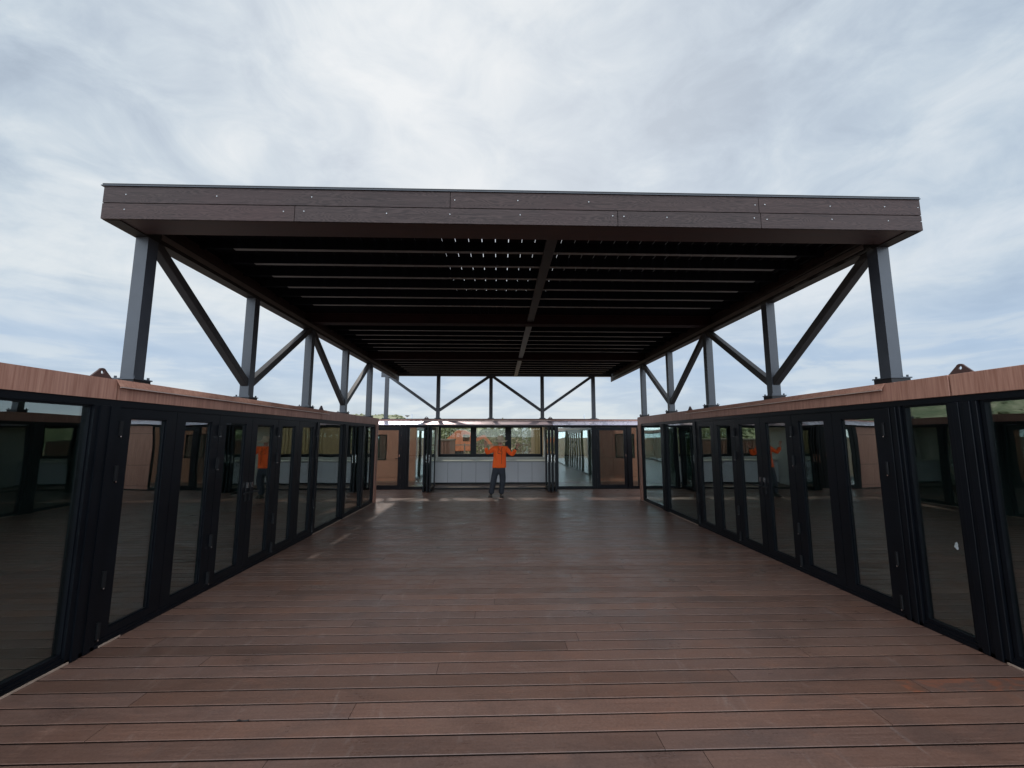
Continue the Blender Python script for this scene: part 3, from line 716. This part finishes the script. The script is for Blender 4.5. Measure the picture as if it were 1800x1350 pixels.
# face
bm = bmesh.new(); hx, hy = .032, y-.105
ico(bm, (hx, hy-.008, 1.588), .013, (.8, 1, 1.5)); ico(bm, (hx-.075, y-.01, 1.59), .02, (.4, 1, 1.5)); ico(bm, (hx+.075, y-.01, 1.59), .02, (.4, 1, 1.5)); fin('nose_and_ears', bm, 'skin', body, smooth=True)
bm = bmesh.new(); ico(bm, (hx-.030, hy+.012, 1.612), .011, (1.2, .6, .7)); ico(bm, (hx+.030, hy+.012, 1.612), .011, (1.2, .6, .7)); ico(bm, (hx, hy+.008, 1.553), .016, (1.4, .4, .35)); fin('eyes_and_mouth', bm, 'hair', body, smooth=True)
bm = bmesh.new(); ico(bm, (hx, y+.005, 1.63), .083, (1.0, 1.05, .9), 3); fin('hair', bm, 'hair', PM, smooth=True)
# shirt
V = []; E = []
q0 = add((-.005, y, .79), .175, .125); q1 = add((.0, y, .95), .165, .12, q0); q2 = add((.01, y-.005, 1.14), .165, .125, q1); q3 = add((.025, y, 1.34), .175, .125, q2); q4 = add((.028, y, 1.435), .085, .08, q3)
for s in 'lr':
    S_, E_, W_ = (Vector(J[k+s]) for k in 'sew')
    a = add(S_+Vector((0, 0, -.02)), .085, .085, q3); m_ = add(S_.lerp(E_, .5)+Vector((0, 0, -.015)), .074, .07, a); b = add(E_+Vector((0, 0, -.02)), .072, .066, m_); c = add(E_.lerp(W_, .55), .060, .056, b); d = add(E_.lerp(W_, .95), .050, .046, c)
sh = skinmesh('shirt', V, E, 'shirt', PM, 2, 2)
def loft(o, rings, n=26, wob=.0):
    L = Vector(root_of(o).location); bm = bmesh.new(); bm.from_mesh(o.data); RG = []; rq = random.Random(8)
    for z_, cx_, rx_, ry_ in rings:
        RG.append([bm.verts.new(Vector((cx_+rx_*math.cos(2*math.pi*i/n)*(1+wob*rq.uniform(-1, 1)), y+ry_*math.sin(2*math.pi*i/n)*(1+wob*rq.uniform(-1, 1)), z_))-L) for i in range(n)])
    fs = []
    for A_, B_ in zip(RG[:-1], RG[1:]):
        for i in range(n): fs.append(bm.faces.new((A_[i], A_[(i+1) % n], B_[(i+1) % n], B_[i])))
    fs.append(bm.faces.new(RG[0][::-1])); fs.append(bm.faces.new(RG[-1]))
    for f in fs: f.smooth = True
    bm.to_mesh(o.data); bm.free()
loft(sh, [(.835, -.008, .198, .128), (.85, -.008, .204, .132), (.93, -.004, .198, .130), (1.02, .002, .190, .126), (1.12, .008, .184, .126), (1.22, .012, .184, .130), (1.32, .018, .188, .128), (1.39, .022, .178, .112), (1.43, .026, .135, .092), (1.465, .029, .075, .070)], wob=.025)
bm = bmesh.new(); cyl(bm, (-.005, y, .80), (-.005, y, .86), .140, .140, 24)
for v in bm.verts: v.co.y = y+(v.co.y-y)*.78; 
fin('belt', bm, 'black', PM, smooth=True)
# trousers
V = []; E = []
p0 = add((-.008, y, .92), .19, .12); p1 = add((-.008, y, .78), .175, .12, p0)
for s in 'lr':
    H_, K_, A_ = (Vector(J[k+s]) for k in 'hka')
    a = add(H_.lerp(K_, .35), .115, .11, p1); b = add(K_, .100, .098, a); c = add(K_.lerp(A_, .5)+Vector((0, .01, 0)), .090, .088, b); d = add(A_+Vector((0, 0, -.02)), .085, .085, c)
skinmesh('trousers', V, E, 'trousers', PM)
for s in 'lr':
    A_ = Vector(J['a'+s]); dx = -.03 if s == 'l' else .02
    skinmesh('boot', [((A_.x, A_.y+.03, .045), .042, .04), ((A_.x+dx*.5, A_.y-.06, .045), .045, .042), ((A_.x+dx, A_.y-.15, .040), .042, .036), ((A_.x, A_.y+.01, .13), .045, .05)], [(0, 1), (1, 2), (0, 3)], 'boot', PM, 2, 1)
    bm = bmesh.new(); bx(bm, A_.x-.045+min(dx, 0), A_.x+.045+max(dx, 0), A_.y-.18, A_.y+.06, .0, .022); fin('sole', bm, 'black', PM, bevel=.012)
# hat
bm = bmesh.new(); n = 28; prof = [(.205, 1.612, 1), (.16, 1.628, 1), (.10, 1.642, 0), (.090, 1.69, 0), (.083, 1.75, 0), (.062, 1.778, 0), (.02, 1.765, 0), (.0, 1.76, 0)]
rings = []
for r_, z_, br in prof:
    rings.append([bm.verts.new((.033+r_*math.cos(2*math.pi*i/n), y-.005+r_*1.08*math.sin(2*math.pi*i/n), z_+(.028*math.cos(4*math.pi*i/n)-.012 if r_ > .18 else 0))) for i in range(n)])
for A_, B_ in zip(rings[:-1], rings[1:]):
    for i in range(n): bm.faces.new((A_[i], A_[(i+1) % n], B_[(i+1) % n], B_[i]))
lo = [bm.verts.new((v.co.x, v.co.y, v.co.z-.006)) for v in rings[0]]; l2 = [bm.verts.new((v.co.x, v.co.y, v.co.z-.006)) for v in rings[2]]
for i in range(n): bm.faces.new((rings[0][i], lo[i], lo[(i+1) % n], rings[0][(i+1) % n])); bm.faces.new((lo[i], l2[i], l2[(i+1) % n], lo[(i+1) % n]))
bmesh.ops.remove_doubles(bm, verts=bm.verts, dist=.0005); bmesh.ops.recalc_face_normals(bm, faces=bm.faces)
hat = fin('hat', bm, 'felt', PM, smooth=True)
bm = bmesh.new(); cyl(bm, (.033, y-.005, 1.645), (.033, y-.005, 1.668), .0995, .0965, 24, cap=False); fin('hat_band', bm, 'black', hat, smooth=True)
# lanyard
bm = bmesh.new(); yf = y-.135
L_ = [(-.04, y-.09, 1.44), (-.035, yf+.005, 1.36), (-.05, yf-.004, 1.26), (.075, yf-.004, 1.235), (.075, yf-.002, 1.30), (.055, yf, 1.37), (.085, y-.09, 1.44)]
for a, b in zip(L_[:-1], L_[1:]): cyl(bm, a, b, .006, seg=6)
for a, b in (((-.02, yf, 1.40), (.07, yf-.004, 1.27)), ((.062, yf-.004, 1.24), (.062, yf-.004, .95))): cyl(bm, a, b, .004, seg=5)
fin('lanyard', bm, 'black', PM)
Wr = Vector(J['wr']); E_ = Vector(J['er']); dd = (Wr-E_).normalized(); bm = bmesh.new(); cyl(bm, Wr-dd*.012, Wr+dd*.016, .034, seg=14); fin('watch', bm, 'black', PM)
# ================================================================= beyond the pavilions
def tree(x, y_, h, w, leafm, label, cat='tree', seed=0, name='scrub_tree', z0=-.55, dens=900):
    r = random.Random(seed); T = thing(name, label, cat, (x, y_, z0), 'trees and scrub beyond the end pavilion')
    bm = bmesh.new(); tips = []
    nst = r.choice((1, 2, 3))
    for s_ in range(nst):
        p = Vector((x+r.uniform(-.1, .1), y_, z0)); d = Vector((r.uniform(-.35, .35), r.uniform(-.2, .2), 1)).normalized(); R0 = h*.022
        for k in range(4):
            q = p+d*h*.16; cyl(bm, p, q, R0, R0*.8, 7); R0 *= .8; p = q; d = (d+Vector((r.uniform(-.25, .25), r.uniform(-.25, .25), .1))).normalized()
            for b_ in range(2):
                e = p+Vector((r.uniform(-1, 1)*w*.42, r.uniform(-1, 1)*w*.42, r.uniform(.1, .34)*h)); cyl(bm, p, e, R0*.5, R0*.15, 5); tips.append(e); tips.append(p.lerp(e, .6))
    fin('trunk', bm, 'bark', T, smooth=True)
    bm = bmesh.new()
    for i in range(dens):
        c = r.choice(tips)+Vector((r.gauss(0, w*.10), r.gauss(0, w*.10), r.gauss(0, h*.075)))
        if c.z > z0+h: continue
        s = r.uniform(.03, .075)*(h/3.0)**.5; n_ = Vector((r.gauss(0, 1), r.gauss(0, 1), r.gauss(0, 1))).normalized(); u = n_.orthogonal().normalized(); v = n_.cross(u)
        vs = [bm.verts.new(c+u*s*a+v*s*b) for a, b in ((-1, 0), (0, -.45), (1, 0), (0, .45))]; bm.faces.new(vs)
    fin('crown', bm, leafm, T)
spec = [(-6.6, 40, 3.4, 3.2, 'leaf', 'olive scrub tree seen through the left pane of the kitchen window'), (-3.6, 44, 3.6, 3.4, 'dryleaf', 'dry brownish scrub tree above the orange machine, beyond the kitchen window'),
        (-1.9, 38, 3.3, 3.0, 'dryleaf', 'pale dry scrub tree at the left of the middle kitchen pane'), (-.3, 42, 3.5, 3.2, 'leaf', 'green scrub tree behind the hat of the man in orange'),
        (1.7, 37, 3.2, 2.6, 'leaf', 'green scrub tree at the left of the right hand kitchen pane'), (3.2, 48, 3.3, 3.4, 'leaf', 'low green scrub tree in front of the white tanks'),
        (5.2, 40, 3.4, 3.2, 'dryleaf', 'dry scrub tree just right of the white tanks'), (7.6, 43, 3.8, 3.6, 'leaf', 'green tree seen through the fixed pane right of the folded doors'),
        (10.5, 40, 3.3, 3.4, 'leaf', 'dark green tree beyond the right end of the end pavilion'), (-9.5, 42, 3.9, 3.6, 'leaf', 'dark green tree beyond the left end of the end pavilion'),
        (-.9, 52, 3.7, 4.0, 'leaf', 'farther green scrub tree between the middle panes of the kitchen window'), (-12.5, 46, 3.9, 4.2, 'dryleaf', 'dry scrub tree far left beyond the end pavilion')]
for i, s_ in enumerate(spec): tree(*s_[:5], s_[5], seed=20+i)
bm = bmesh.new(); rs = random.Random(77)
for i in range(15000):
    x_ = rs.uniform(-26, 26); y_ = rs.uniform(55, 62); top = 3.5+.55*math.sin(x_*.9+1)+.45*math.sin(x_*2.3)+.25*math.sin(x_*5.1)-.5
    z_ = -.5+(top+.5)*rs.random()**.8; s_ = rs.uniform(.12, .30); n_ = Vector((rs.gauss(0, 1), rs.gauss(0, 1), rs.gauss(0, 1))).normalized(); u = n_.orthogonal().normalized(); v = n_.cross(u); c = Vector((x_, y_, z_))
    bm.faces.new([bm.verts.new(c+u*s_*a+v*s_*b) for a, b in ((-1, 0), (0, -.5), (1, 0), (0, .5))])
o = fin('far_scrub', bm, 'leaf'); o['kind'] = 'stuff'; o['label'] = 'belt of olive scrub far beyond the end pavilion'; o['category'] = 'scrub'
# orange excavator
EX = thing('excavator', 'orange excavator parked beyond the kitchen window', 'excavator', (-3.6, 36, -.55), None)
bm = bmesh.new(); prism(bm, [(-4.9, .55), (-2.3, .55), (-2.3, 1.95), (-2.9, 2.25), (-3.5, 2.25), (-4.7, 1.25)], 1, 35, 37); fin('body', bm, 'orange', EX, bevel=.04)
bm = bmesh.new(); bx(bm, -3.0, -2.45, 34.97, 35.0, 1.35, 1.9); cabw = fin('cab_window', bm, 'glass', EX)
bm = bmesh.new(); prism(bm, [(-5.0, -.45), (-2.2, -.45), (-1.9, -.1), (-2.2, .25), (-5.0, .25), (-5.3, -.1)], 1, 34.9, 35.4); fin('track', bm, 'black', EX, bevel=.03)
bm = bmesh.new(); prism(bm, [(-5.0, -.45), (-2.2, -.45), (-1.9, -.1), (-2.2, .25), (-5.0, .25), (-5.3, -.1)], 1, 36.6, 37.1); fin('track', bm, 'black', EX, bevel=.03)
bm = bmesh.new(); bx(bm, -4.2, -3.0, 35.4, 36.6, -.2, .55); fin('turntable', bm, 'black', EX)
bm = bmesh.new(); beam(bm, (-2.5, 35.6, 1.2), (-1.3, 35.6, 1.75), .22, .28, side=(0, 1, 0)); beam(bm, (-1.35, 35.6, 1.8), (-.55, 35.6, .9), .18, .24, side=(0, 1, 0)); fin('boom', bm, 'orange', EX)
bm = bmesh.new(); prism(bm, [(-.75, 1.0), (-.3, .9), (-.35, .4), (-.95, .35)], 1, 35.3, 35.9); fin('bucket', bm, 'orange', EX)
# loader at the right
LD = thing('loader', 'yellow and orange loader parked beyond the end pavilion right of the kitchen', 'loader', (5.6, 30, -.55))
bm = bmesh.new(); prism(bm, [(4.2, .35), (7.4, .35), (7.5, 1.15), (4.3, 1.3)], 1, 29.5, 31); fin('body', bm, 'orange', LD, bevel=.04)
bm = bmesh.new(); bx(bm, 4.5, 7.0, 29.6, 30.9, 1.5, 2.15); fin('engine_cover', bm, 'yellow', LD, bevel=.05)
bm = bmesh.new(); bx(bm, 4.6, 7.1, 29.7, 30.8, 1.25, 1.5); fin('deck_plate', bm, 'black', LD)
for wx in (4.8, 6.8):
    for wy in (29.3, 30.9): bm = bmesh.new(); cyl(bm, (wx, wy, .0), (wx, wy+.3, .0), .55, seg=22); fin('wheel', bm, 'black', LD, bevel=.03)
# rubble bank
bm = bmesh.new(); rs = random.Random(2)
for i in range(260):
    c = Vector((rs.uniform(-6, 8), rs.uniform(27, 31), 0)); c.z = -.55+rs.uniform(0, .9)*max(0, 1-abs(c.y-29)/2.2); r = rs.uniform(.08, .28)
    q = bmesh.ops.create_icosphere(bm, subdivisions=1, radius=r)
    for v in q['verts']: v.co = Vector((v.co.x*rs.uniform(.7, 1.3), v.co.y*rs.uniform(.7, 1.3), v.co.z*.6))+c
o = fin('rubble', bm, 'concrete'); o['kind'] = 'stuff'; o['label'] = 'heap of broken stone and rubble beyond the kitchen window'; o['category'] = 'rubble'
# fence
FN = thing('yard_fence', 'low dark rail fence running behind the end pavilion', 'fence', (0, 24, -.55))
bm = bmesh.new(); bx(bm, -14, 16, 24, 24.05, 1.24, 1.30); bx(bm, -14, 16, 24, 24.05, .7, .75); fin('rail', bm, 'rail', FN)
for i in range(16): box('fence_post', -14+i*2.0, -13.93+i*2.0, 24.051, 24.12, -.55, 1.36, 'rail', FN)
# white tanks / sheds
for i, (x_, y_, w_, h_, l_) in enumerate(((3.55, 58, 1.0, 4.1, 'tall narrow white tank behind the scrub, in the right kitchen pane'), (4.75, 56, 1.1, 3.2, 'shorter white tank just right of the tall one behind the scrub'))):
    T = thing('tank', l_, 'tank', (x_, y_, -.55)); bm = bmesh.new(); cyl(bm, (x_, y_, -.55), (x_, y_, h_-.7), w_/2, seg=24); fin('shell', bm, 'sheet', T, smooth=False)
    bm = bmesh.new(); cyl(bm, (x_, y_, h_-.7), (x_, y_, h_-.55), w_/2+.04, w_*.2, 24); fin('lid', bm, 'sheet', T)
T = thing('container', 'brown ribbed site container at the left of the kitchen window view', 'container', (-4.0, 21, -.55))
bm = bmesh.new(); bx(bm, -5.9, -2.32, 20, 22.4, -.5, 1.55)
for i in range(24): bx(bm, -5.85+i*.15, -5.78+i*.15, 19.96, 20, -.45, 1.5)
fin('body', bm, 'brownsheet', T)
bm = bmesh.new(); bx(bm, -5.95, -2.28, 19.94, 22.45, 1.55, 1.62); fin('roof', bm, 'rail', T)
T = thing('container', 'tan site container at the right edge of the kitchen window view', 'container', (3.3, 22, -.55))
bm = bmesh.new(); bx(bm, 1.75, 4.3, 21, 23.4, -.5, 2.45)
for i in range(16): bx(bm, 1.8+i*.155, 1.88+i*.155, 20.96, 21, -.45, 2.4)
mat('tan', vary((.13, .09, .045), (.20, .135, .065), 2, (6, 6, .4)), rough=.7); fin('body', bm, 'tan', T)
bm = bmesh.new(); bx(bm, 1.7, 4.35, 20.94, 23.45, 2.45, 2.5); fin('roof', bm, 'rail', T)
# antenna masts showing over the end pavilion roof
def onv(u, v, Y): 
    F = Vector((math.sin(YAW)*math.cos(PIT), math.cos(YAW)*math.cos(PIT), math.sin(PIT))); Rr = Vector((math.cos(YAW), -math.sin(YAW), 0)); U = Rr.cross(F)
    d = F+Rr*((u-900)/740)-U*((v-675)/740); return Vector((0, 0, 1.75))+d*(Y/d.y)
for u, v, hd, lab in ((716, 731, 1, 'small mast with a flat wide head above the end pavilion roof'), (724.5, 727, 0, 'plain thin mast above the end pavilion roof, left one'), (1027, 729, 0, 'plain thin mast above the end pavilion roof, right one')):
    p = onv(u, v, 70); T = thing('mast', lab, 'mast', (p.x, 70, -.55)); bm = bmesh.new(); cyl(bm, (p.x, 70, -.55), p, .11, .10, 8)
    fin('pole', bm, 'sheet', T)
    if hd: bm = bmesh.new(); cyl(bm, p+Vector((0, 0, -.12)), p+Vector((0, 0, .06)), .15, .42, 10); fin('lamp_head', bm, 'rail', T)
# a twig lying on the deck in the foreground
tp = [(-1.62+i*.012, 2.89+.006*math.sin(i*1.3), .004+.002*math.sin(i*2.1)) for i in range(7)]
bm = bmesh.new()
for a_, b_ in zip(tp[:-1], tp[1:]): cyl(bm, a_, b_, .0035, seg=5)
tw = fin('twig', bm, 'black'); tw['label'] = 'small dark twig lying on the deck in the near left foreground'; tw['category'] = 'twig'
# hills to the left
bm = bmesh.new(); na, nr = 90, 14; G = []; rs = random.Random(4)
from mathutils import noise as mn
def hprof(az):     # crest elevation in degrees by azimuth (minus = left)
    P_ = [(-95, 4.0), (-60, 6.2), (-45, 5.2), (-34, 3.2), (-28, 2.9), (-20, 2.75), (-14, 2.78), (-12.6, 2.55), (-11.5, 1.6), (-8, 1.2), (0, 1.0)]
    if az <= P_[0][0]: return P_[0][1]
    for (a, b), (c, d) in zip(P_[:-1], P_[1:]):
        if a <= az <= c: return b+(d-b)*(az-a)/(c-a)
    return P_[-1][1]
for i in range(na+1):
    az = -100+i*98/na; row = []
    for j in range(nr+1):
        t = j/nr; r_ = 120+90*t; el = hprof(az)
        hgt = (1.75+math.tan(R(el))*165)
        s_ = math.sin(math.pi*min(1, t*1.0)) if t < 1 else 0
        x_, y_ = r_*math.sin(R(az)), r_*math.cos(R(az))
        z_ = -.6+(hgt+.6)*s_**1.2*(1+.05*mn.noise(Vector((x_*.05, y_*.05, 0))))+(.5*mn.noise(Vector((x_*.2, y_*.2, 3))) if 0 < t < 1 else 0)
        row.append(bm.verts.new((x_, y_, z_)))
    G.append(row)
for i in range(na):
    for j in range(nr): bm.faces.new((G[i][j], G[i+1][j], G[i+1][j+1], G[i][j+1]))
bmesh.ops.recalc_face_normals(bm, faces=bm.faces)
o = fin('hill', bm, 'hill', smooth=True); o['kind'] = 'structure'
bm = bmesh.new()
for i in range(900):
    a = rs.randrange(na); j = rs.randrange(2, nr-3); p = G_ = None
    az = -100+(a+rs.random())*98/na; t = (j+rs.random())/nr; r_ = 120+90*t; el = hprof(az); hgt = 1.75+math.tan(R(el))*165
    x_, y_ = r_*math.sin(R(az)), r_*math.cos(R(az)); z_ = -.6+(hgt+.6)*math.sin(math.pi*t)**1.2*(1+.05*mn.noise(Vector((x_*.05, y_*.05, 0))))
    s = rs.uniform(.35, .9)
    q = bmesh.ops.create_icosphere(bm, subdivisions=1, radius=s)
    for v in q['verts']: v.co = Vector((v.co.x*rs.uniform(.6, 1.4), v.co.y*rs.uniform(.6, 1.4), v.co.z*rs.uniform(.5, .9)))+Vector((x_, y_, z_))
o = fin('hill_scrub', bm, 'leaf'); o['kind'] = 'stuff'; o['label'] = 'scrub scattered over the hill to the left'; o['category'] = 'scrub'
